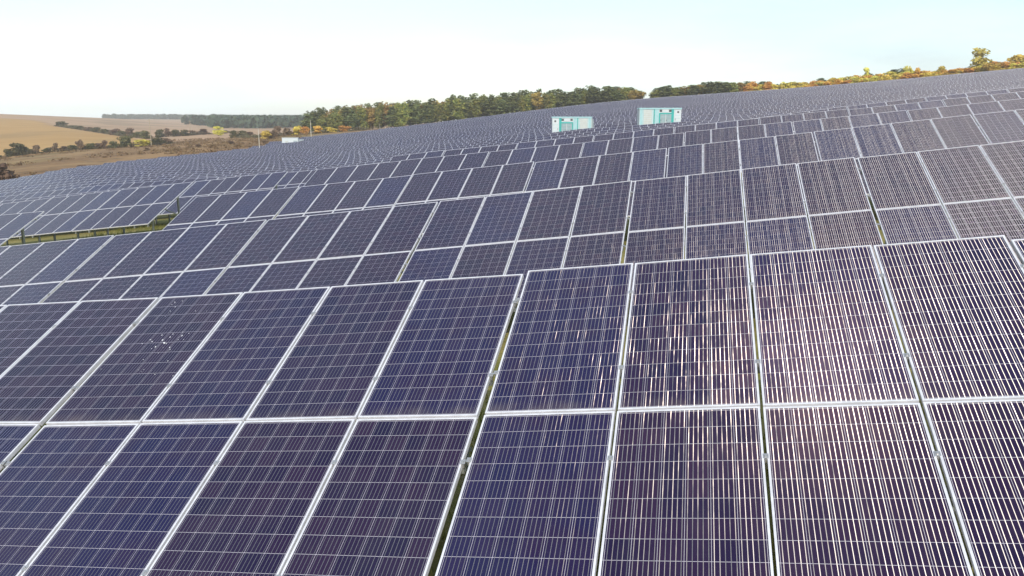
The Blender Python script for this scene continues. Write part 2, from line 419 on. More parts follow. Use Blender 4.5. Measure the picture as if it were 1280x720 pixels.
def table_parts(ncol):
    L = ncol * PITCH_U
    parts = []
    for vv in (-1.50, -.48, .48, 1.50):
        m = MB(); m.box(tpt(0, vv, -.064), (L - .01, .045, .05), ROTT); parts.append(('rail', m.mesh('rail', M_STEEL)))
    nl = max(2, round(ncol / 2))
    xs = [(-L / 2 + .45) + i * (L - .9) / (nl - 1) for i in range(nl)] if nl > 1 else [0]
    for x in xs:
        m = MB(); m.bar(tpt(x, -1.75, -.125), tpt(x, 1.75, -.125), .05, .07); parts.append(('rafter', m.mesh('rafter', M_STEEL)))
        for vv in (-1.05, 1.15):
            p = tpt(x, vv, -.17)
            m = MB(); m.bar((p.x - LEAN * (p.z + .5), p.y, -.5), (p.x, p.y, p.z), .09, .06); parts.append(('post', m.mesh('post', M_STEEL)))
        p0, p1 = tpt(x, 1.15, -.17), tpt(x, -.25, -.15)
        m = MB(); m.bar((p0.x - LEAN * (p0.z * .55) + .052, p0.y, p0.z * .45), (p1.x + .052, p1.y, p1.z), .04, .04); parts.append(('brace', m.mesh('brace', M_STEEL)))
    cl = []
    me = None
    for i in range(ncol + 1):
        for vv in (-1.50, -.48, .48, 1.50):
            cl.append(tpt(-L / 2 + i * PITCH_U, vv, -.005))
    m = MB(); m.box((0, 0, -.012), (.016, .05, .03)); m.box((0, 0, .0105), (.036, .042, .006)); m.tube((0, 0, .0135), (0, 0, .021), .008, .008, 6)
    return parts, m.mesh('clamp', M_CLAMP), cl
PARTS = {n: table_parts(n) for n in (3, 4)}

def table_matrix(s, t, ncol, jit=True):
    """world matrix of a table whose top edge is centred on (s, t)"""
    L = ncol * PITCH_U
    def tz(ss): X, Y = ss * DX + t * NX, ss * DY + t * NY; return float(top_z(X, Y))
    za, zb = tz(s - L / 2), tz(s + L / 2)
    sl = math.atan2(zb - za, L)
    u = Vector((DX * math.cos(sl), DY * math.cos(sl), math.sin(sl)))
    w = Vector((NX, NY, 0)); n = u.cross(w)
    if jit:
        e = random.gauss(0, R(.22)); w = (w + n * e).normalized(); n = u.cross(w)
    top = Vector((s * DX + t * NX, s * DY + t * NY, (za + zb) / 2 + CAMZ + (random.gauss(0, .012) if jit else 0)))
    lt = tpt(0, HALF)
    o = top - (u * lt.x + w * lt.y + n * lt.z)
    Mx = Matrix((u, w, n)).transposed().to_4x4(); Mx.translation = o
    return Mx

def build_table(s, t, ncol, label, group, clamps=False, spots=()):
    root = empty('solar_table'); root.matrix_world = table_matrix(s, t, ncol)
    tag(root, label, 'solar table', group)
    for r in (1, 0):
        for i in range(ncol):
            p = mesh_obj('solar_panel', ME_GLASS_S if (r, i) in spots else ME_GLASS, root)
            e = Euler((TILT + random.gauss(0, R(.12)), random.gauss(0, R(.15)), 0))
            x = (i - (ncol - 1) / 2) * PITCH_U
            p.location = tpt(x, (PL / 2 + .01) * (1 if r else -1), 0); p.rotation_euler = e
            if (r, i) in spots: p['label'] = 'panel with white droplet specks on its glass'
            mesh_obj('frame', ME_FRAME, p)
    parts, clm, cl = PARTS[ncol]
    for nm, me in parts: mesh_obj(nm, me, root)
    if clamps:
        for c in cl:
            o = mesh_obj('clamp', clm, root); o.location = c; o.rotation_euler = (TILT, 0, 0)
    return root

ORD = ['first', 'second', 'third', 'fourth', 'fifth', 'sixth', 'seventh', 'eighth', 'ninth', 'tenth', 'eleventh', 'twelfth', 'thirteenth', 'fourteenth', 'fifteenth', 'sixteenth', 'seventeenth', 'eighteenth', 'nineteenth', 'twentieth']
ROAD_R, ROAD_L = -18.05, -24.5
def row_tables(k):
    """(centre s, columns) of every table in row k, left to right"""
    out = []
    if k == 4:
        out.append((ROAD_R + 1.52, 3)); s0 = ROAD_R + 3 * PITCH_U + .04
    elif k > 7:
        s0 = ROAD_R + (random.Random(k // 5 * 13 + 5).uniform(0, 1) + random.Random(k).uniform(-.05, .05)) * TABLE_W
        return [(s0 + TABLE_W * (i + .5), 4) for i in range(-50, 110)]
    else: s0 = ROAD_R
    for i in range(0, 110): out.append((s0 + TABLE_W * (i + .5), 4))
    for i in range(0, 40): out.append((ROAD_L - TABLE_W * (i + .5), 4))
    return sorted(out)
def span_px(s, t, ncol):
    L = ncol * PITCH_U / 2; r = []
    for ss in (s - L, s + L):
        for tt, dz in ((t, 0), (t - 3.62, -1.57)):
            X, Y = ss * DX + tt * NX, ss * DY + tt * NY
            if Y < .5: return None
            r.append(project(X, Y, float(top_z(ss * DX + t * NX, ss * DY + t * NY)) + CAMZ + dz))
    return r
ROWN = ['front row', 'second row back', 'third row back', 'fourth row back', 'fifth row back', 'sixth row back at the crest']
individual = 0
for k in range(6):
    t = ROWS_T[k]; vis = []
    for s, n in row_tables(k):
        X, Y = s * DX + t * NX, s * DY + t * NY
        if Y < -3 or abs(s) > (13 if k == 0 else 400): continue
        p = span_px(s, t, n)
        if p is None: p = [(1500, 400)]
        xs = [q[0] for q in p]
        if max(xs) < -200 or min(xs) > (2000 if k < 2 else 1500): continue
        vis.append((s, n, max(xs) > 0 and min(xs) < 1280, xs))
    seen = [v for v in vis if v[2] and (k < 5 or max(v[3]) > 985)]
    for v in vis:
        s, n, on, xs = v
        if on and v not in seen:
            lab = 'solar table in the sixth row, mostly hidden by the fifth'
        elif on:
            j = seen.index(v)
            cnt = 'eight' if n == 4 else 'six'
            lab = f'{cnt}-panel solar table, {ORD[j]} from the left in the {ROWN[k]}'
            if k in (2, 3, 4) and abs(s - ROAD_L) < 3: lab += ', beside the grass gap'
            lab = lab if len(lab.split()) <= 16 else ' '.join(lab.split()[:16])
        else:
            lab = f'solar table past the {"left" if sum(xs) < 2400 else "right"} picture edge in the {ROWN[k]}'
        spots = ((1, 0),) if (k == 0 and abs(s - (-5.85 + 2.03)) < 1) else ()
        build_table(s, t, n, lab, 'solar tables in the near rows', clamps=k < 2, spots=spots)
        individual += 1

# far tables: one slab mesh each; the ones that show largest are objects, the rest one mass
def far_table_local(ncol=4):
    L = ncol * PITCH_U / 2
    a, b, c, d = tpt(-L, -HALF), tpt(L, -HALF), tpt(L, HALF), tpt(-L, HALF)
    dn = Vector((0, ST, -CT)) * .045
    V = [a, b, c, d, a + dn, b + dn, c + dn, d + dn]
    Fs = [(0, 1, 2, 3), (7, 6, 5, 4), (0, 4, 5, 1), (1, 5, 6, 2), (2, 6, 7, 3), (3, 7, 4, 0)]
    MI = [0, 1, 2, 2, 2, 2]
    m = MB()
    for x in (-L + .45, L - .45):
        for vv in (-1.05, 1.15):
            p = tpt(x, vv, -.05); m.bar((p.x - LEAN * (p.z + .5), p.y, -.5), (p.x, p.y, p.z), .09, .06)
    o = len(V); V += [Vector(v) for v in m.v]; Fs += [tuple(i + o for i in f) for f in m.f]; MI += [3] * len(m.f)
    return V, Fs, MI
FV, FF, FMI = far_table_local()
FVn = np.array([tuple(v) for v in FV])
def far_mesh(name, mats4, ids):
    nv = len(FV); verts, faces, mi, uvs = [], [], [], []
    for k, Mx in enumerate(mats4):
        A = np.array(Mx); verts.append(FVn @ A[:3, :3].T + A[:3, 3])
        faces += [tuple(i + k * nv for i in f) for f in FF]; mi += FMI
        i0 = ids[k]
        for f in FF:
            if len(uvs) % 1 == 0: pass
        first = True
        for f in FF:
            if first: uvs += [(i0[0] * 4 + .0001, i0[1] * 2 + .0001), (i0[0] * 4 + 3.9999, i0[1] * 2 + .0001), (i0[0] * 4 + 3.9999, i0[1] * 2 + 1.9999), (i0[0] * 4 + .0001, i0[1] * 2 + 1.9999)]; first = False
            else: uvs += [(0, 0)] * len(f)
    me = bpy.data.meshes.new(name); me.from_pydata(np.concatenate(verts).tolist(), [], faces); me.update()
    for m in (M_PANEL_F, M_BACK, M_ALU, M_STEEL): me.materials.append(m)
    me.polygons.foreach_set('material_index', mi)
    uv = me.uv_layers.new(name='UVMap'); uv.data.foreach_set('uv', np.array(uvs, np.float32).reshape(-1))
    return me

STATIONS = [(8.9, 128.0), (20.6, 121.5)]
sil = np.full(1281, 720.0)
def raise_sil(p):
    xs = [q[0] for q in p]; x0, x1 = int(max(0, min(xs))), int(min(1280, max(xs)))
    if x1 > x0:
        y = min(q[1] for q in p); ys = np.linspace(p[0][1], p[2][1], x1 - x0) if False else y
        sil[x0:x1] = np.minimum(sil[x0:x1], y + (max(p[0][1], p[2][1]) - y) * .5)
for k in range(6):
    for s, n in row_tables(k):
        p = span_px(s, ROWS_T[k], n)
        if p and max(q[0] for q in p) > 0 and min(q[0] for q in p) < 1280: raise_sil(p)
far = []
for k in range(6, 60):
    t = ROWS_T[5] + 8.9 * (k - 5); new = []
    for s, n in row_tables(k):
        Xc, Yc = s * DX + t * NX, s * DY + t * NY
        if Yc < 20 or abs(Xc / Yc) > .78: continue
        px = 640 + F * Xc / Yc
        if Yc > np.interp(px, PX, EDGE): continue
        if any(abs(Xc - sx) < 5.6 and -.8 < Yc - sy < 7.0 for sx, sy in STATIONS): continue
        p = span_px(s, t, 4); xs = [q[0] for q in p]; area = 0
        x0, x1 = max(0, min(xs)), min(1280, max(xs))
        if x1 - x0 > .5:
            y = (p[0][1] + p[2][1]) / 2; bot = (p[1][1] + p[3][1]) / 2
            sl = float(sil[int(x0):int(x1) + 1].mean()); area = (x1 - x0) * max(0, min(sl, bot) - y)
        far.append([area, s, t, k, Xc, Yc, (x0 + x1) / 2]); new.append(p)
    for p in new:
        if max(q[0] for q in p) > 0 and min(q[0] for q in p) < 1280: raise_sil(p)
order = sorted(range(len(far)), key=lambda i: -far[i][0])
single = [i for i in order if far[i][0] > 0][:300 - individual]
proto = {}
for i in single:
    ar, s, t, k, Xc, Yc, px = far[i]
    key = (i * 7) % 12
    if key not in proto: proto[key] = far_mesh('solar_table', [Matrix.Identity(4)], [(key * 3 + 1, key * 5 + 2)])
    o = mesh_obj('solar_table', proto[key]); o.matrix_world = table_matrix(s, t, 4)
    if px < 250: z = ('small solar table in the thin stripes below the brown field', 'far tables below the brown field')
    elif px < 560: z = ('small solar table in the far rows below the pine wood', 'far tables below the pine wood')
    elif px < 690: z = ('small solar table in the far rows left of both kiosks', 'far tables left of the kiosks')
    elif px < 870: z = ('small solar table in the far rows around the two kiosks', 'far tables around the kiosks')
    else: z = ('small solar table in the far rows right of both kiosks', 'far tables right of the kiosks')
    tag(o, z[0], 'solar table', z[1])
ss = set(single); rest = [i for i in range(len(far)) if i not in ss]
me = far_mesh('distant_solar_tables', [table_matrix(far[i][1], far[i][2], 4) for i in rest], [(i % 97, (i * 3) % 89) for i in rest])
tag(mesh_obj('distant_solar_tables', me), 'hundreds of distant solar tables covering the hill up to the skyline', 'solar tables', kind='stuff')
print('near', individual, 'far', len(far), 'single', len(single))

# ------------------------------------------------------------------ kiosks
M_WHITE = simple('white_steel', (.46, .51, .55), .4, 0, .04, 3)
M_CREAM = simple('cream_louvre', (.40, .43, .42), .5, 0, .05, 3)
M_CYAN = simple('pale_cyan_steel', (.27, .45, .49), .4, 0, .05, 3)
M_TEAL = simple('teal_steel', (.02, .30, .29), .4, 0, .08, 3)
M_GREY = simple('grey_louvre', (.22, .27, .30), .5, 0, .1, 3)
M_DARK = simple('dark_vent', (.04, .05, .06), .6, 0, .1, 3)
M_CONC = simple('concrete', (.42, .41, .39), .85, 0, .12, 2)

def kiosk(px, D, width, height, z_top, flip, label):
    X, Y = img_to_xy(px, D); base = z_top + CAMZ - height
    r = empty('transformer_kiosk', (X, Y, base), R(-1.5)); tag(r, label, 'transformer kiosk', 'transformer kiosks among the solar tables')
    W, Hh, Dp = width, height, 2.5; f = -1 if flip else 1
    def part(nm, mat, boxes, parent=r, bev=0):
        m = MB()
        for c, d in boxes: m.box((c[0] * f, c[1], c[2]), d)
        return m.build(nm, mat, parent, bev)
    part('plinth', M_CONC, [((0, Dp / 2, -.35), (W + .2, Dp + .2, .9))])
    part('body', M_WHITE, [((0, Dp / 2, .1 + (Hh - .3) / 2), (W, Dp, Hh - .3))], bev=.02)
    part('roof', M_CYAN, [((0, Dp / 2, Hh - .1), (W + .16, Dp + .2, .2))], bev=.02)
    if not flip: part('dark_side', M_GREY, [((W / 2 + .16, Dp / 2, Hh * .47), (.32, 1.5, Hh * .86))])  # added grey box standing in for the kiosk's dark bluish side face
    def fr(x0, x1, z0, z1): return (((x0 + x1) / 2 * W - W / 2, -.02, (z0 + z1) / 2 * Hh), ((x1 - x0) * W, .06, (z1 - z0) * Hh))
    # left equipment door with small vents
    d = part('door', M_WHITE, [fr(.02, .155, .06, .90)])
    part('vent', M_DARK, [((.075 * W - W / 2, -.06, .80 * Hh), (.26, .03, .24))], d)
    for zz in (.36, .50, .64): part('seam', M_CYAN, [((.085 * W - W / 2, -.055, zz * Hh), (.13 * W, .012, .05))], d)
    part('door_handle', M_DARK, [((.14 * W - W / 2, -.07, .45 * Hh), (.05, .05, .25))], d)
    # teal surround of the transformer bay
    s_ = part('door_surround', M_TEAL, [fr(.175, .235, .05, .93), fr(.235, .53, .70, .76), fr(.50, .53, .05, .70), fr(.235, .50, .05, .09)])
    part('signboard', M_WHITE, [fr(.30, .45, .79, .93)])
    for xx in (.265, .49): part('vent', M_DARK, [((xx * W - W / 2, -.045, .86 * Hh), (.34, .05, .26))])
    for xx in (.24, .375):
        g = part('louvred_door', M_GREY, [fr(xx, xx + .12, .10, .69)])
        part('louvre_slats', M_CYAN, [((( xx + .06) * W - W / 2, -.06, z * Hh), (.115 * W, .03, .05)) for z in np.arange(.14, .68, .065)], g)
        part('door_handle', M_DARK, [((xx + .11) * W - W / 2 and (((xx + .108) * W - W / 2), -.08, .4 * Hh), (.05, .05, .22))], g)
    part('side_panel', M_CYAN, [fr(.535, .63, .05, .93)])
    part('corner_strip', M_TEAL, [fr(.635, .662, .05, .95)])
    g = part('louvred_panel', M_CREAM, [fr(.70, .90, .08, .90)])
    part('louvre_frame', M_CYAN, [fr(.685, .70, .06, .92), fr(.90, .915, .06, .92)], g)
    part('louvre_slats', M_WHITE, [((.80 * W - W / 2, -.06, z * Hh), (.19 * W, .025, .06)) for z in np.arange(.13, .90, .09)], g)
    part('end_panel', M_CYAN, [fr(.925, .99, .05, .94)])
    return r
kiosk(713.5, 128.0, 5.9, 3.3, .84, False, 'white and teal kiosk on the left, its dark side showing at its right end')
kiosk(821.5, 121.0, 5.9, 2.9, 2.02, True, 'white and teal kiosk on the right, nearer the skyline gap in the trees')

# white container at the field's left edge
X, Y = img_to_xy(370, 292); g0 = gz(X, Y)
r = empty('site_container', (X, Y, g0), R(8)); tag(r, 'long white site container where the panels meet the brown field', 'container')
m = MB(); m.box((-.9, 1.2, 1.75), (5.4, 2.4, 3.1)); m.build('body', M_WHITE, r, .03)
m = MB(); m.box((-.9, 1.2, 3.36), (5.6, 2.6, .12)); m.build('roof', M_WHITE, r)
m = MB(); m.box((2.75, 1.3, 1.5), (1.7, 2.0, 2.6)); m.build('grey_cabinet', M_GREY, r, .03)
m = MB(); m.box((.9, -.02, 1.9), (1.3, .06, 1.0)); m.build('window', M_GREY, r)
m = MB(); m.box((-2.0, -.02, 1.3), (.95, .06, 2.1)); m.build('door', M_CREAM, r)
m = MB(); m.box((0, 1.2, .05), (7.0, 2.6, .4)); m.build('plinth', M_CONC, r)

# poles -------------------------------------------------------------
M_POLE = simple('pale_concrete_pole', (.55, .52, .46), .8, 0, .1, 2)
M_WOODPOLE = simple('weathered_wood', (.30, .25, .18), .85, 0, .2, 2)
def pole(px, D, h, label, wood=False, cross=True, r0=.16):
    X, Y = img_to_xy(px, D); o = empty('utility_pole' if cross else 'lamp_post', (X, Y, gz(X, Y))); mt = M_WOODPOLE if wood else M_POLE
    tag(o, label, 'pole')
    m = MB(); m.tube((0, 0, -.6), (0, 0, h), r0, r0 * .65, 10); m.build('shaft', mt, o)
    if cross:
        m = MB(); m.bar((-1.0, -.14, h - .7), (1.0, -.14, h - .7), .12, .12); c = m.build('crossarm', mt, o)
        m = MB(); m.bar((-.9, .3, h * .35), (0, .05, h * .75), .1, .1); m.build('brace', mt, o)
        for x in (-.85, 0, .85):
            m = MB(); z0 = h - .64 if x else h; m.tube((x, -.14 if x else 0, z0), (x, -.14 if x else 0, z0 + .3), .07, .04, 8); m.build('insulator', M_WHITE, c)
    else:
        m = MB(); m.bar((0, 0, h - .1), (.0, -.9, h + .15), .07, .07); a_ = m.build('arm', mt, o)
        m = MB(); m.box((0, -1.05, h + .15), (.25, .6, .12)); m.build('lamp_head', M_GREY, a_)
pole(195.5, 395, 12.6, 'tall utility pole beside the hedge at the foot of the golden field', True, True, .2)
pole(328.5, 262, 8.3, 'thin pale lamp post on the brown grass left of the white container', False, False, .1)
pole(393, 400, 7.6, 'pale lamp post at the left end of the pine wood', False, False, .13)
pole(245, 700, 10, 'faint utility pole far off in the valley', True, True, .22)

# ------------------------------------------------------------------ trees
def leaf_mat(name, cols, trans=.15):
    mat = bpy.data.materials.new(name); t = NT(mat)
    g = t.geo(); isl = g['Random Per Island']; rnd = t.new('ShaderNodeObjectInfo').outputs['Random']
    n = t.noise(g['Position'], .55, 3)
    c = t.mix(isl, cols[0], cols[1])
    c = t.mix(t.m('MULTIPLY', t.ramp(n, .42, .66), .8), c, cols[2])
    hs = t.new('ShaderNodeHueSaturation'); t.set(hs.inputs['Color'], c)
    t.set(hs.inputs['Hue'], t.m('MULTIPLY_ADD', rnd, .03, .488)); t.set(hs.inputs['Value'], t.m('MULTIPLY_ADD', rnd, .45, .82))
    t.set(t.b.inputs['Base Color'], hs.outputs[0]); t.b.inputs['Roughness'].default_value = .75
    t.b.inputs['Specular IOR Level'].default_value = .25
    tr = t.new('ShaderNodeBsdfTranslucent'); t.set(tr.inputs['Color'], hs.outputs[0])
    mx = t.new('ShaderNodeMixShader'); mx.inputs[0].default_value = trans
    t.l.new(t.b.outputs[0], mx.inputs[1]); t.l.new(tr.outputs[0], mx.inputs[2]); t.l.new(mx.outputs[0], t.out.inputs['Surface'])
    return mat
L_PINE = leaf_mat('pine_foliage', ((0.065, 0.083, 0.033), (0.114, 0.134, 0.047), (0.170, 0.170, 0.058)))
L_GREEN = leaf_mat('green_foliage', ((0.110, 0.135, 0.035), (0.185, 0.199, 0.049), (0.269, 0.237, 0.061)))
L_OCHRE = leaf_mat('ochre_foliage', ((0.200, 0.138, 0.041), (0.300, 0.198, 0.052), (0.367, 0.251, 0.072)))
L_RUST = leaf_mat('rust_foliage', ((0.423, 0.195, 0.048), (0.585, 0.312, 0.068), (0.683, 0.423, 0.097)))
L_YEL = leaf_mat('yellow_foliage', ((0.338, 0.308, 0.067), (0.574, 0.488, 0.090), (0.709, 0.602, 0.127)))
L_AMB = leaf_mat('amber_foliage', ((0.333, 0.229, 0.051), (0.527, 0.372, 0.072), (0.632, 0.473, 0.100)))
L_BUSH = leaf_mat('dark_bush_foliage', ((0.048, 0.054, 0.024), (0.090, 0.084, 0.036), (0.120, 0.102, 0.046)))
L_BROWN = leaf_mat('bare_brown_twigs', ((.10, .065, .045), (.16, .10, .07), (.20, .135, .09)))
M_BARK = simple('bark', (.13, .095, .07), .9, 0, .3, 3)
M_BIRCH = simple('pale_bark', (.45, .42, .38), .8, 0, .3, 3)

def crown_mesh(name, mat, blobs, n, size, seed):
    r = np.random.default_rng(seed); V, Fs = [], []
    wts = np.array([b[3] * b[4] * b[5] for b in blobs]); wts = wts / wts.sum()
    for i in range(n):
        b = blobs[r.choice(len(blobs), p=wts)]
        d = r.normal(size=3); d /= np.linalg.norm(d); rad = r.uniform(.45, 1.0) ** .6
        c = np.array(b[:3]) + d * np.array(b[3:6]) * rad * r.uniform(.85, 1.1)
        nn = d + r.normal(size=3) * .7; nn /= np.linalg.norm(nn)
        a_ = np.cross(nn, r.normal(size=3)); a_ /= np.linalg.norm(a_); b_ = np.cross(nn, a_)
        h = size * r.uniform(.5, 1.25); k = len(V); bend = nn * h * .25
        V += [c - a_ * h * 1.2, c - b_ * h * .75 + bend, c + a_ * h * 1.1, c + b_ * h * .8 - bend * .4]
        Fs.append((k, k + 1, k + 2, k + 3))
    me = bpy.data.meshes.new(name); me.from_pydata([tuple(v) for v in V], [], Fs); me.update(); me.materials.append(mat)
    return me
def trunk_mesh(h, r0, mat, seed, branches=5, start=.4):
    r = random.Random(seed); m = MB(); p = Vector((0, 0, -.5)); n = 5
    for i in range(n):
        q = Vector((r.uniform(-.2, .2), r.uniform(-.2, .2), h * (i + 1) / n)); m.tube(p, q, r0 * (1 - i / n * .8), r0 * (1 - (i + 1) / n * .8), 7); p = q
    for i in range(branches):
        z = h * r.uniform(start, .9); a_ = r.uniform(0, 6.28); l = h * r.uniform(.12, .24)
        m.tube((0, 0, z), (l * math.cos(a_), l * math.sin(a_), z + l * .6), r0 * .3, r0 * .1, 5)
    return m.mesh('trunk', mat)
def pine_blobs(h, w, seed):
    r = random.Random(seed); b = []
    z = h * .16
    while z < h * .97:
        f = (z / h - .16) / .82; ww = w * (.62 + .5 * math.sin(min(1, f * 1.0 + .1) * math.pi)) * .62
        for j in range(2):
            b.append((r.uniform(-.35, .35) * w * .5, r.uniform(-.35, .35) * w * .5, z + r.uniform(-.3, .3), ww * r.uniform(.6, 1), ww * r.uniform(.6, 1), h * r.uniform(.05, .085)))
        z += h * .10
    return b
def round_blobs(h, w, seed, low=.3, n=9):
    r = random.Random(seed); b = []
    for j in range(n):
        a_ = r.uniform(0, 6.28); rr = w * r.uniform(0, .34); z = h * r.uniform(low, .86); k = 1 - .5 * abs(z / h - .55)
        b.append((rr * math.cos(a_), rr * math.sin(a_), z, w * r.uniform(.24, .36) * k, w * r.uniform(.24, .36) * k, h * r.uniform(.11, .18)))
    return b
PROTO = {}
def proto_tree(kind, v):
    if (kind, v) in PROTO: return PROTO[(kind, v)]
    sd = hash((len(kind), v, ord(kind[0]), ord(kind[-1]))) % 9999
    if kind == 'pine': d = (crown_mesh('crown', L_PINE, pine_blobs(15, 4.6, sd), 1300, .46, sd), trunk_mesh(14, .2, M_BARK, sd))
    elif kind == 'green': d = (crown_mesh('crown', L_GREEN, round_blobs(15, 6.2, sd, .10, 20), 1400, .46, sd), trunk_mesh(12, .2, M_BIRCH, sd))
    elif kind == 'ochre': d = (crown_mesh('crown', L_OCHRE, round_blobs(14, 6.0, sd, .12, 18), 1300, .46, sd), trunk_mesh(11, .2, M_BIRCH, sd))
    elif kind == 'rust': d = (crown_mesh('crown', L_RUST, round_blobs(7, 5.4, sd, .06, 14), 900, .38, sd), trunk_mesh(5.5, .14, M_BARK, sd, 5, .2))
    elif kind == 'amber': d = (crown_mesh('crown', L_AMB, round_blobs(7, 5.6, sd, .06, 14), 900, .38, sd), trunk_mesh(5.5, .14, M_BARK, sd, 5, .2))
    elif kind == 'yellow': d = (crown_mesh('crown', L_YEL, round_blobs(9, 5.2, sd, .10, 15), 950, .36, sd), trunk_mesh(7.5, .16, M_BARK, sd, 6, .2))
    elif kind == 'bush': d = (crown_mesh('foliage', L_BUSH, round_blobs(4, 5.0, sd, .0, 14), 800, .34, sd), trunk_mesh(2.6, .12, M_BARK, sd, 6, .1))
    else: d = (crown_mesh('foliage', L_BROWN, round_blobs(4, 4.2, sd, .0, 12), 560, .28, sd), trunk_mesh(3.2, .1, M_BARK, sd, 9, .1))
    PROTO[(kind, v)] = d; return d
def plant(kind, v, X, Y, h, w, label, cat, group=None, name=None, sink=0.0):
    bases = {'pine': (15, 4.6), 'green': (15, 6.2), 'ochre': (14, 6.0), 'rust': (7, 5.4), 'amber': (7, 5.6), 'yellow': (9, 5.2), 'bush': (4, 5.0), 'twig': (4, 4.2)}
    names = {'pine': 'pine_tree', 'green': 'leafy_tree', 'ochre': 'leafy_tree', 'rust': 'autumn_tree', 'amber': 'autumn_tree', 'yellow': 'autumn_tree', 'bush': 'bush', 'twig': 'bush'}
    c, tr = proto_tree(kind, v); bh, bw = bases[kind]
    o = empty(name or names[kind], (X, Y, gz(X, Y) - sink), random.uniform(0, 6.28)); o.scale = (w / bw, w / bw, h / bh)
    tag(o, label, cat, group)
    mesh_obj(c.name.split('.')[0], c, o); mesh_obj('trunk' if cat == 'tree' else 'stem', tr, o)
    return o
# long wood behind the field: crowns' tops follow the photo
wx = [384, 400, 420, 440, 470, 500, 540, 580, 620, 660, 700, 740, 770, 790, 800]
wy = [143, 138, 135, 133, 130.5, 127.5, 125.5, 122.5, 119, 116, 113.5, 111.5, 110, 111, 119]
KL = {'pine': 'dark green pine in the long wood left of the skyline gap',
      'green': 'bright green leafy tree in the long wood left of the skyline gap',
      'ochre': 'ochre autumn tree in the long wood left of the skyline gap'}
rk = random.Random(3)
for rowi, D in enumerate((500, 512, 526)):
    px = 391 + rowi * 3.0
    while px < 797:
        kind = rk.choices(['pine', 'green', 'ochre'], [.52, .30, .18])[0]
        if 405 < px < 432 and rowi == 0: kind = 'green'
        DD = D + rk.uniform(-5, 5); X, Y = img_to_xy(px, DD); g0 = gz(X, Y)
        ytop = np.interp(px, wx, wy) + 1.0 + rk.choice([-2.5, -1, 0, .5, 1.5, 4, 6]) + rk.uniform(-1, 1)
        ztop = -(ytop - HY) / F * DD + CAMZ; h = max(6.0, ztop - g0)
        plant(kind, rk.randrange(4), X, Y, h, rk.uniform(6.0, 9.0), KL[kind], 'tree', 'trees of the long wood')
        px += rk.uniform(6.5, 11.5) if rowi < 2 else rk.uniform(8, 14)
# wood right of the gap
wx2 = [812, 820, 850, 880, 910, 940]; wy2 = [117, 111, 109, 106, 104.5, 107]
KL2 = {'pine': 'dark green pine in the short wood right of the skyline gap', 'green': 'green leafy tree in the short wood right of the skyline gap', 'ochre': 'ochre autumn tree in the short wood right of the skyline gap'}
for rowi, D in enumerate((478, 492)):
    px = 815 + rowi * 4
    while px < 938:
        kind = rk.choices(['pine', 'green', 'ochre'], [.5, .33, .17])[0]
        DD = D + rk.uniform(-5, 5); X, Y = img_to_xy(px, DD); g0 = gz(X, Y)
        ytop = np.interp(px, wx2, wy2) + rk.uniform(-1.5, 2); h = max(5, -(ytop - HY) / F * DD + CAMZ - g0)
        plant(kind, rk.randrange(4), X, Y, h, rk.uniform(6.0, 8.5), KL2[kind], 'tree', 'trees of the short wood')
        px += rk.uniform(6, 10)
# autumn belt along the right skyline
wx3 = [925, 960, 1000, 1040, 1080, 1110, 1150, 1190, 1205, 1225, 1240, 1262, 1290]; wy3 = [106, 105, 103, 99, 95, 91.5, 91, 87, 82, 80, 80, 77, 78]
KL3 = {'rust': 'rust orange shrubby tree on the right skyline', 'amber': 'amber brown shrubby tree on the right skyline', 'yellow': 'yellow green shrubby tree on the right skyline', 'pine': 'dark green treetop behind the orange shrubs on the right skyline'}
for rowi, D in enumerate((425, 436, 470)):
    px = 928 + rowi * 3
    while px < 1330:
        kind = rk.choices(['rust', 'amber', 'yellow'], [.36, .34, .30])[0]
        if rowi == 2: kind = rk.choices(['pine', 'amber'], [.7, .3])[0]
        DD = min(D, np.interp(px, PX, EDGE) + 22 + rowi * 14) + rk.uniform(-4, 4); X, Y = img_to_xy(px, DD); g0 = gz(X, Y)
        ytop = np.interp(px, wx3, wy3) + rk.uniform(-2.0, 3.2) + (0 if rowi else 2.0); h = max(2.8, -(ytop - HY) / F * DD + CAMZ - g0)
        plant(kind, rk.randrange(4), X, Y, h, rk.uniform(5.0, 7.5), KL3[kind], 'tree', 'autumn trees on the right skyline')
        px += rk.uniform(5, 9) if rowi < 2 else rk.uniform(9, 20)
def special(px, D, ytop, wpx, kind, v, label, name=None):
    X, Y = img_to_xy(px, D); g0 = gz(X, Y); h = -(ytop - HY) / F * D + CAMZ - g0
    plant(kind, v, X, Y, h, wpx / F * D * 1.15, label, 'tree', None, name)
special(1209, 400, 63, 23, 'yellow', 2, 'tallest yellow green tree, rising highest above the right skyline')
special(1251, 392, 70, 24, 'amber', 2, 'second tallest tree on the right skyline, brownish, near the picture edge')
special(1279, 385, 74, 18, 'yellow', 3, 'yellow tree cut by the right picture edge')
special(1068.5, 428, 86.5, 11, 'yellow', 1, 'round pale green treetop above the orange belt')
special(1160, 410, 84, 10, 'yellow', 0, 'slim yellow tree left of the tallest yellow tree')
special(1132, 415, 85.5, 8, 'rust', 1, 'slender orange tree beside two yellow spires')
special(1116, 415, 85, 6, 'yellow', 2, 'narrow yellow spire left of the slender orange tree')
special(1123, 418, 86, 6, 'yellow', 3, 'narrow yellow spire touching the slender orange tree')
special(559, 372, 152, 6, 'yellow', 1, 'small pale yellow sapling in front of the dark wood', 'sapling')

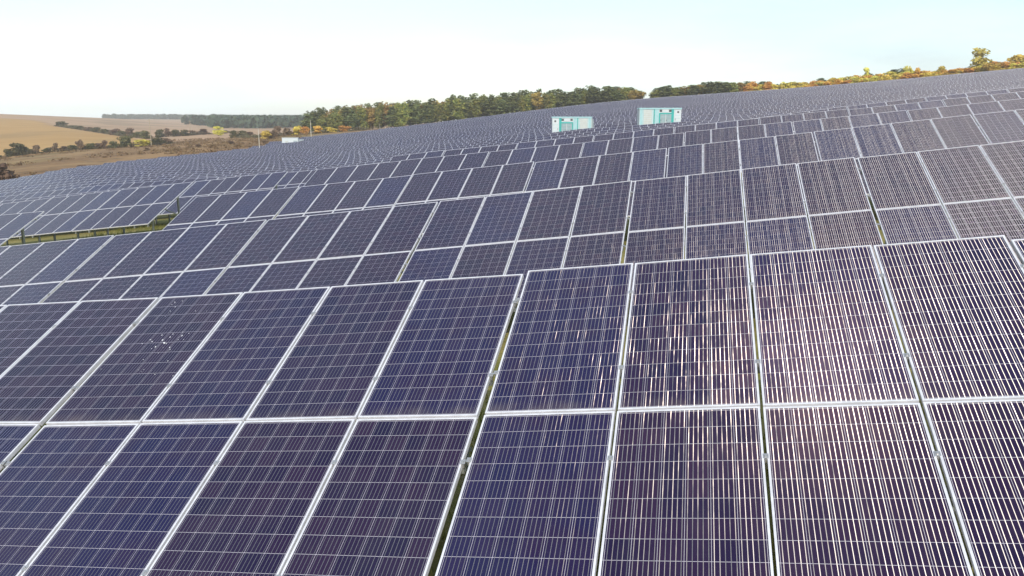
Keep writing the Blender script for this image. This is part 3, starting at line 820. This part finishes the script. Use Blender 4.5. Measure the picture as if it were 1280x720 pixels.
# hedges and bushes on the left: (photo x, base depth, height m, width m, kind, label)
BUSH = [
 (2, 178, 5.2, 5.5, 'twig', 'bare brown bush at the left picture edge close behind the panels'),
 (14, 182, 3.2, 4.5, 'twig', 'smaller bare bush beside the one at the left edge'),
 (20, 394, 3.8, 5.5, 'bush', 'dark bush left of the biggest bush in the lower hedge'),
 (33, 394, 5.6, 8.6, 'bush', 'biggest dark green bush in the lower hedge'),
 (45, 396, 2.6, 5.0, 'bush', 'low dark bush right of the biggest hedge bush'),
 (54, 394, 4.2, 4.2, 'twig', 'brown leafless bush right of the biggest hedge bush'),
 (66, 396, 2.4, 5.5, 'bush', 'low bush in the lower hedge below the upright brown one'),
 (77, 394, 5.0, 3.2, 'twig', 'upright brown bush alone in the lower hedge'),
 (88, 396, 2.4, 5.5, 'twig', 'low brown bush right of the upright brown one'),
 (99, 396, 3.0, 5.0, 'bush', 'dark bush left of the tall rusty bush'),
 (108, 394, 4.8, 4.0, 'twig', 'tall rusty bush in the middle of the lower hedge'),
 (120, 396, 2.8, 5.5, 'bush', 'low bush right of the tall rusty bush'),
 (130, 396, 3.0, 4.5, 'twig', 'low brown bush in the right half of the lower hedge'),
 (138, 395, 4.2, 3.6, 'twig', 'pointed brown bush in the right half of the lower hedge'),
 (150, 397, 3.4, 5.5, 'bush', 'dark bush left of the round dark bush'),
 (163, 398, 5.2, 7.0, 'bush', 'round dark bush near the right end of the lower hedge'),
 (186, 398, 3.6, 7.4, 'yellow', 'yellow green bush left of the utility pole'),
 (199, 404, 4.4, 5.0, 'bush', 'dark bush just right of the utility pole'),
 (206, 412, 3.8, 5.0, 'bush', 'second dark bush right of the utility pole'),
 (216, 420, 3.6, 5.5, 'twig', 'brown bush at the right end of the lower hedge'),
 (87, 745, 5.0, 12, 'bush', 'broad dark bush at the left end of the upper hedge'),
 (99, 722, 3.0, 9, 'bush', 'low bush second from the left in the upper hedge'),
 (109, 700, 3.4, 8, 'bush', 'third bush from the left in the upper hedge'),
 (120, 675, 4.0, 9, 'twig', 'brown bush fourth from the left in the upper hedge'),
 (130, 655, 4.4, 8, 'bush', 'dark bush fifth from the left in the upper hedge'),
 (140, 635, 4.4, 8, 'bush', 'dark bush in the middle of the upper hedge'),
 (152, 615, 4.6, 8, 'twig', 'brown bush left of the tall pinkish tree'),
 (169, 580, 7.4, 7, 'twig', 'tall pinkish bare bush in the upper hedge'),
 (160, 600, 3.8, 8, 'bush', 'low dark bush at the foot of the pinkish bare bush'),
 (179, 555, 5.0, 7, 'bush', 'dark bush right of the pinkish bare bush'),
 (189, 530, 5.4, 7, 'bush', 'dark bush behind the utility pole in the upper hedge'),
 (206, 560, 5.2, 6.5, 'bush', 'dark bush on the valley floor right of the pole'),
 (216, 570, 6.2, 6, 'twig', 'upright brown bush on the valley floor'),
 (225, 580, 5.8, 6, 'bush', 'upright dark bush on the valley floor'),
 (236, 590, 4.6, 8, 'bush', 'low dark thicket on the valley floor, left part'),
 (249, 610, 4.2, 8, 'twig', 'low brown thicket on the valley floor, middle part'),
 (261, 620, 4.6, 9, 'twig', 'low brown thicket on the valley floor, right part'),
 (279, 560, 6.4, 9, 'yellow', 'pale yellowish bush below the blue far wood'),
 (298, 470, 4.4, 5, 'bush', 'dark bush right of the pale yellowish bush'),
 (308, 480, 3.6, 6, 'bush', 'low dark bush halfway to the white container'),
 (318, 470, 3.2, 7, 'twig', 'low brown bush left of the thin lamp post'),
 (337, 400, 4.4, 6, 'amber', 'ochre bush right of the thin lamp post'),
 (347, 405, 4.0, 6, 'twig', 'brown bush behind the white container, left part'),
 (352, 470, 6.2, 6, 'twig', 'purplish bare bush rising behind the white container'),
 (363, 430, 4.4, 7, 'twig', 'brown bush behind the white container, right part'),
 (376, 440, 5.0, 7, 'amber', 'ochre bush between the container and the pine wood'),
 (386, 440, 4.4, 6, 'rust', 'rusty bush at the foot of the pine wood, left end'),
 (402, 452, 4.0, 7, 'rust', 'rusty undergrowth below the first pines'),
 (418, 455, 3.6, 7, 'amber', 'ochre undergrowth below the bright green tree'),
 (434, 458, 3.6, 7, 'rust', 'rusty undergrowth right of the bright green tree'),
 (254, 330, 1.3, 3.2, 'twig', 'tiny bush on the brown grass below the valley thicket'),
 (190, 330, 1.5, 2.6, 'twig', 'tiny dark shrub below the yellow green bush'),
 (107, 215, 1.4, 3.2, 'twig', 'small dry shrub on the field edge'),
 (293, 350, 1.6, 3.4, 'twig', 'small brown shrub on the grass left of the lamp post'),
 (335, 325, 1.8, 3.0, 'twig', 'small brown shrub left of the white container'),
]
for i, (px, D, h, w, kind, lab) in enumerate(BUSH):
    X, Y = img_to_xy(px, D)
    plant(kind, i % 4, X, Y, h, w, lab, 'bush', None, 'bush')

# continuous low thickets under the bushes
def hedge(pts, label, hh, seed):
    r = np.random.default_rng(seed); o = empty('hedge', (*img_to_xy(*pts[0]), 0)); x0, y0 = img_to_xy(*pts[0]); tag(o, label, 'hedge')
    V, Fs = [], []; W = [img_to_xy(*p) for p in pts]
    for (ax, ay), (bx, by) in zip(W[:-1], W[1:]):
        L = math.hypot(bx - ax, by - ay)
        for i in range(int(L * 26)):
            f = r.uniform(); X = ax + (bx - ax) * f + r.normal() * .8; Y = ay + (by - ay) * f + r.normal() * .8
            hl = hh * (.55 + .45 * math.sin(X * .55) * math.sin(X * .17 + 1)); z = gz(X, Y) + r.uniform(0, 1) ** .8 * hl
            c = np.array((X - x0, Y - y0, z)); nn = r.normal(size=3) + (0, -.6, .5); nn /= np.linalg.norm(nn); a_ = np.cross(nn, r.normal(size=3)); a_ /= np.linalg.norm(a_); b_ = np.cross(nn, a_); h = r.uniform(.2, .45); k = len(V)
            V += [c - a_ * h, c - b_ * h, c + a_ * h, c + b_ * h]; Fs.append((k, k + 1, k + 2, k + 3))
    me = bpy.data.meshes.new('foliage'); me.from_pydata([tuple(v) for v in V], [], Fs); me.update(); me.materials.append(L_THICK); mesh_obj('foliage', me, o)
L_THICK = leaf_mat('thicket_foliage', ((.07, .058, .036), (.12, .095, .058), (.10, .10, .045)))
hedge([(-40, 394), (40, 395), (100, 395), (160, 398), (200, 404), (222, 422)], 'long low brown thicket joining the bushes of the lower hedge', 2.2, 11)
hedge([(80, 750), (110, 698), (140, 636), (170, 580), (195, 530)], 'long low thicket joining the bushes of the upper hedge', 2.6, 12)
hedge([(200, 560), (230, 585), (262, 620), (300, 640)], 'long low thicket across the valley floor', 3.0, 13)
hedge([(300, 480), (330, 440), (352, 440), (384, 446)], 'low brown scrub behind the white container', 2.6, 14)
hedge([(386, 448), (410, 454), (440, 459), (462, 462)], 'rusty brown scrub along the foot of the pine wood', 2.4, 15)
# dry scrub scattered over the brown strip beyond the field
V, Fs = [], []; r = np.random.default_rng(21)
n = 0
while n < 420:
    px = r.uniform(-60, 390); E0 = float(np.interp(px, PX, EDGE)); D = E0 + 10 + r.uniform(0, 1) * (max(60, float(np.interp(px, [-60, 170, 230, 390], [390, 392, 480, 450])) - E0))
    X, Y = img_to_xy(px, D)
    if math.sin(X * .05 + Y * .021) + math.sin(Y * .06 - X * .02) < r.uniform(-.6, 1.2): continue
    n += 1; rad = r.uniform(.5, 1.9); hh = r.uniform(.35, 1.0); z0 = gz(X, Y)
    for j in range(22):
        c = np.array((X + r.normal() * rad, Y + r.normal() * rad * .6, z0 + r.uniform(0, hh))); nn = r.normal(size=3) + (0, -.5, .6); nn /= np.linalg.norm(nn)
        a_ = np.cross(nn, r.normal(size=3)); a_ /= np.linalg.norm(a_); b_ = np.cross(nn, a_); h = r.uniform(.15, .38); k = len(V)
        V += [c - a_ * h, c - b_ * h, c + a_ * h, c + b_ * h]; Fs.append((k, k + 1, k + 2, k + 3))
me = bpy.data.meshes.new('dry_scrub'); me.from_pydata([tuple(v) for v in V], [], Fs); me.update(); me.materials.append(leaf_mat('dry_scrub_foliage', ((.10, .062, .035), (.17, .105, .055), (.22, .16, .075))))
tag(mesh_obj('dry_scrub', me), 'rust brown dry scrub scattered over the strip beyond the panels', 'scrub', kind='stuff')
# far-off woods that read as one mass
def far_wood(name, label, spots, mat, seed, hh):
    r = np.random.default_rng(seed); V, Fs = [], []
    for X, Y, w in spots:
        z0 = gz(X, Y)
        for j in range(26):
            d = r.normal(size=3); d /= np.linalg.norm(d)
            c = np.array((X, Y, z0 + hh * .52)) + d * np.array((w * .55, w * .55, hh * .5)) * r.uniform(.6, 1.05)
            nn = d + r.normal(size=3) * .5; nn /= np.linalg.norm(nn); a_ = np.cross(nn, r.normal(size=3)); a_ /= np.linalg.norm(a_); b_ = np.cross(nn, a_)
            h = r.uniform(1.8, 3.4); k = len(V); V += [c - a_ * h, c - b_ * h, c + a_ * h, c + b_ * h]; Fs.append((k, k + 1, k + 2, k + 3))
    me = bpy.data.meshes.new(name); me.from_pydata([tuple(v) for v in V], [], Fs); me.update(); me.materials.append(mat)
    tag(mesh_obj(name, me), label, 'wood', kind='stuff')
L_FAR = leaf_mat('far_wood_foliage', ((.022, .040, .026), (.040, .062, .034), (.05, .075, .04)), .05)
sp = []
for i in range(1300):
    px = rk.uniform(272, 400); D = rk.uniform(1050, 2300); X, Y = img_to_xy(px, D); sp.append((X, Y, rk.choice((8, 11, 14, 17))))
far_wood('distant_wood', 'bluish far wood on the hillside left of the pine wood', sp, L_FAR, 4, 15)
sp = []
for i in range(420):
    px = rk.uniform(140, 275); D = rk.uniform(2300, 2900); X, Y = img_to_xy(px, D); sp.append((X, Y, 12))
for i in range(60):
    px = rk.gauss(258, 8); D = rk.uniform(1300, 1500); X, Y = img_to_xy(px, D); sp.append((X, Y, 10))
far_wood('distant_wood', 'faint blue strip of wood on the horizon behind the valley', sp, L_FAR, 5, 14)

# grass tufts in the open strip between the rows
V, Fs = [], []
for i in range(9000):
    s = rk.uniform(-34, -17); tt = rk.uniform(17.5, 42)
    if rk.random() < .35: s, tt = rk.uniform(-6, 5), rk.uniform(4, 12)
    X, Y = s * DX + tt * NX, s * DY + tt * NY; z = gz(X, Y)
    for j in range(3):
        a_ = rk.uniform(0, 6.28); l = rk.uniform(.06, .2); w = .012; x, y = X + rk.uniform(-.1, .1), Y + rk.uniform(-.1, .1); k = len(V)
        V += [(x - w * math.cos(a_), y - w * math.sin(a_), z - .02), (x + w * math.cos(a_), y + w * math.sin(a_), z - .02), (x + rk.uniform(-.06, .06), y + rk.uniform(-.06, .06), z + l)]; Fs.append((k, k + 1, k + 2))
me = bpy.data.meshes.new('grass'); me.from_pydata(V, [], Fs); me.update()
me.materials.append(leaf_mat('grass_blades', ((.11, .13, .025), (.19, .18, .05), (.24, .20, .07)), .3))
tag(mesh_obj('grass', me), 'yellow green grass growing in the open gap between the tables', 'grass', kind='stuff')

# ------------------------------------------------------------------ air, light, camera
HAZE = 1.7e-4
scene.cycles.volume_bounces = 2
if HAZE:
    m = MB(); zlo = float(ZZ.min()) - 1.0; zhi = max(float(ZZ.max()), CAMZ) + 24
    m.box((0, 1850, (zlo + zhi) / 2), (11400, 4300, zhi - zlo))
    hm = bpy.data.materials.new('haze_air'); hm.use_nodes = True; nt = hm.node_tree; nt.nodes.remove(nt.nodes['Principled BSDF'])
    pv_ = nt.nodes.new('ShaderNodeVolumePrincipled'); pv_.inputs['Color'].default_value = (.95, .975, 1, 1); pv_.inputs['Density'].default_value = HAZE; pv_.inputs['Anisotropy'].default_value = 0
    nt.links.new(pv_.outputs[0], nt.nodes['Material Output'].inputs['Volume'])
    hz = m.build('haze', hm); tag(hz, kind='stuff'); hz['label'] = 'thin pale haze in the air over the valley'; hz['category'] = 'haze'

SUN_EL = R(33); sd = Vector((0.05, -1, 0)).normalized() * math.cos(SUN_EL) + Vector((0, 0, math.sin(SUN_EL)))
sl = bpy.data.lights.new('sun', 'SUN'); sl.energy = 2.9; sl.angle = R(.5); sl.color = (1, .93, .81)
so = link(bpy.data.objects.new('sun', sl)); so.rotation_euler = (-sd).to_track_quat('-Z', 'Y').to_euler(); so.location = (0, -20, 30)
w = bpy.data.worlds.new('World'); scene.world = w; w.use_nodes = True
nt = w.node_tree; bg = nt.nodes['Background']; sky = nt.nodes.new('ShaderNodeTexSky'); sky.sky_type = 'NISHITA'
sky.sun_disc = False; sky.sun_elevation = SUN_EL; sky.sun_rotation = math.atan2(sd.x, sd.y)
sky.altitude = 200; sky.air_density = 1.0; sky.dust_density = 1.2; sky.ozone_density = 1.2

# thin veil of high cloud over the Nishita sky
tc = nt.nodes.new('ShaderNodeTexCoord'); mp = nt.nodes.new('ShaderNodeMapping'); mp.inputs['Scale'].default_value = (1.2, 1.2, 5.0); mp.inputs['Rotation'].default_value = (.0, .12, .0)
nz = nt.nodes.new('ShaderNodeTexNoise'); nz.inputs['Scale'].default_value = 2.2; nz.inputs['Detail'].default_value = 6; nz.inputs['Roughness'].default_value = .55
nt.links.new(tc.outputs['Generated'], mp.inputs['Vector']); nt.links.new(mp.outputs[0], nz.inputs['Vector'])
mr = nt.nodes.new('ShaderNodeMapRange'); mr.inputs[1].default_value = .35; mr.inputs[2].default_value = .75; mr.inputs[3].default_value = .15; mr.inputs[4].default_value = .95
nt.links.new(nz.outputs['Fac'], mr.inputs[0])
mxs = nt.nodes.new('ShaderNodeMix'); mxs.data_type = 'RGBA'; nt.links.new(mr.outputs[0], mxs.inputs[0])
nt.links.new(sky.outputs[0], mxs.inputs[6])
sx = nt.nodes.new('ShaderNodeSeparateXYZ'); nt.links.new(tc.outputs['Generated'], sx.inputs[0])
gr = nt.nodes.new('ShaderNodeMapRange'); gr.inputs[1].default_value = -.8; gr.inputs[2].default_value = .7; gr.inputs[3].default_value = 1.45; gr.inputs[4].default_value = .74
nt.links.new(sx.outputs[0], gr.inputs[0])
vc = nt.nodes.new('ShaderNodeVectorMath'); vc.operation = 'SCALE'; vc.inputs[0].default_value = (3.95, 4.55, 4.8); nt.links.new(gr.outputs[0], vc.inputs['Scale'])
nt.links.new(vc.outputs[0], mxs.inputs[7])
nt.links.new(mxs.outputs[2], bg.inputs['Color']); bg.inputs['Strength'].default_value = .142

cam = bpy.data.cameras.new('camera'); co = link(bpy.data.objects.new('camera', cam)); scene.camera = co
cam.sensor_width = 36; cam.lens = F / 1280 * 36; cam.clip_start = .1; cam.clip_end = 20000
co.location = (0, 0, CAMZ); co.rotation_euler = (math.pi / 2 - PITCH, 0, 0)
vs = scene.view_settings; vs.view_transform = 'Standard'; vs.look = 'None'; vs.gamma = 1; vs.use_curve_mapping = False
vs.exposure = .54
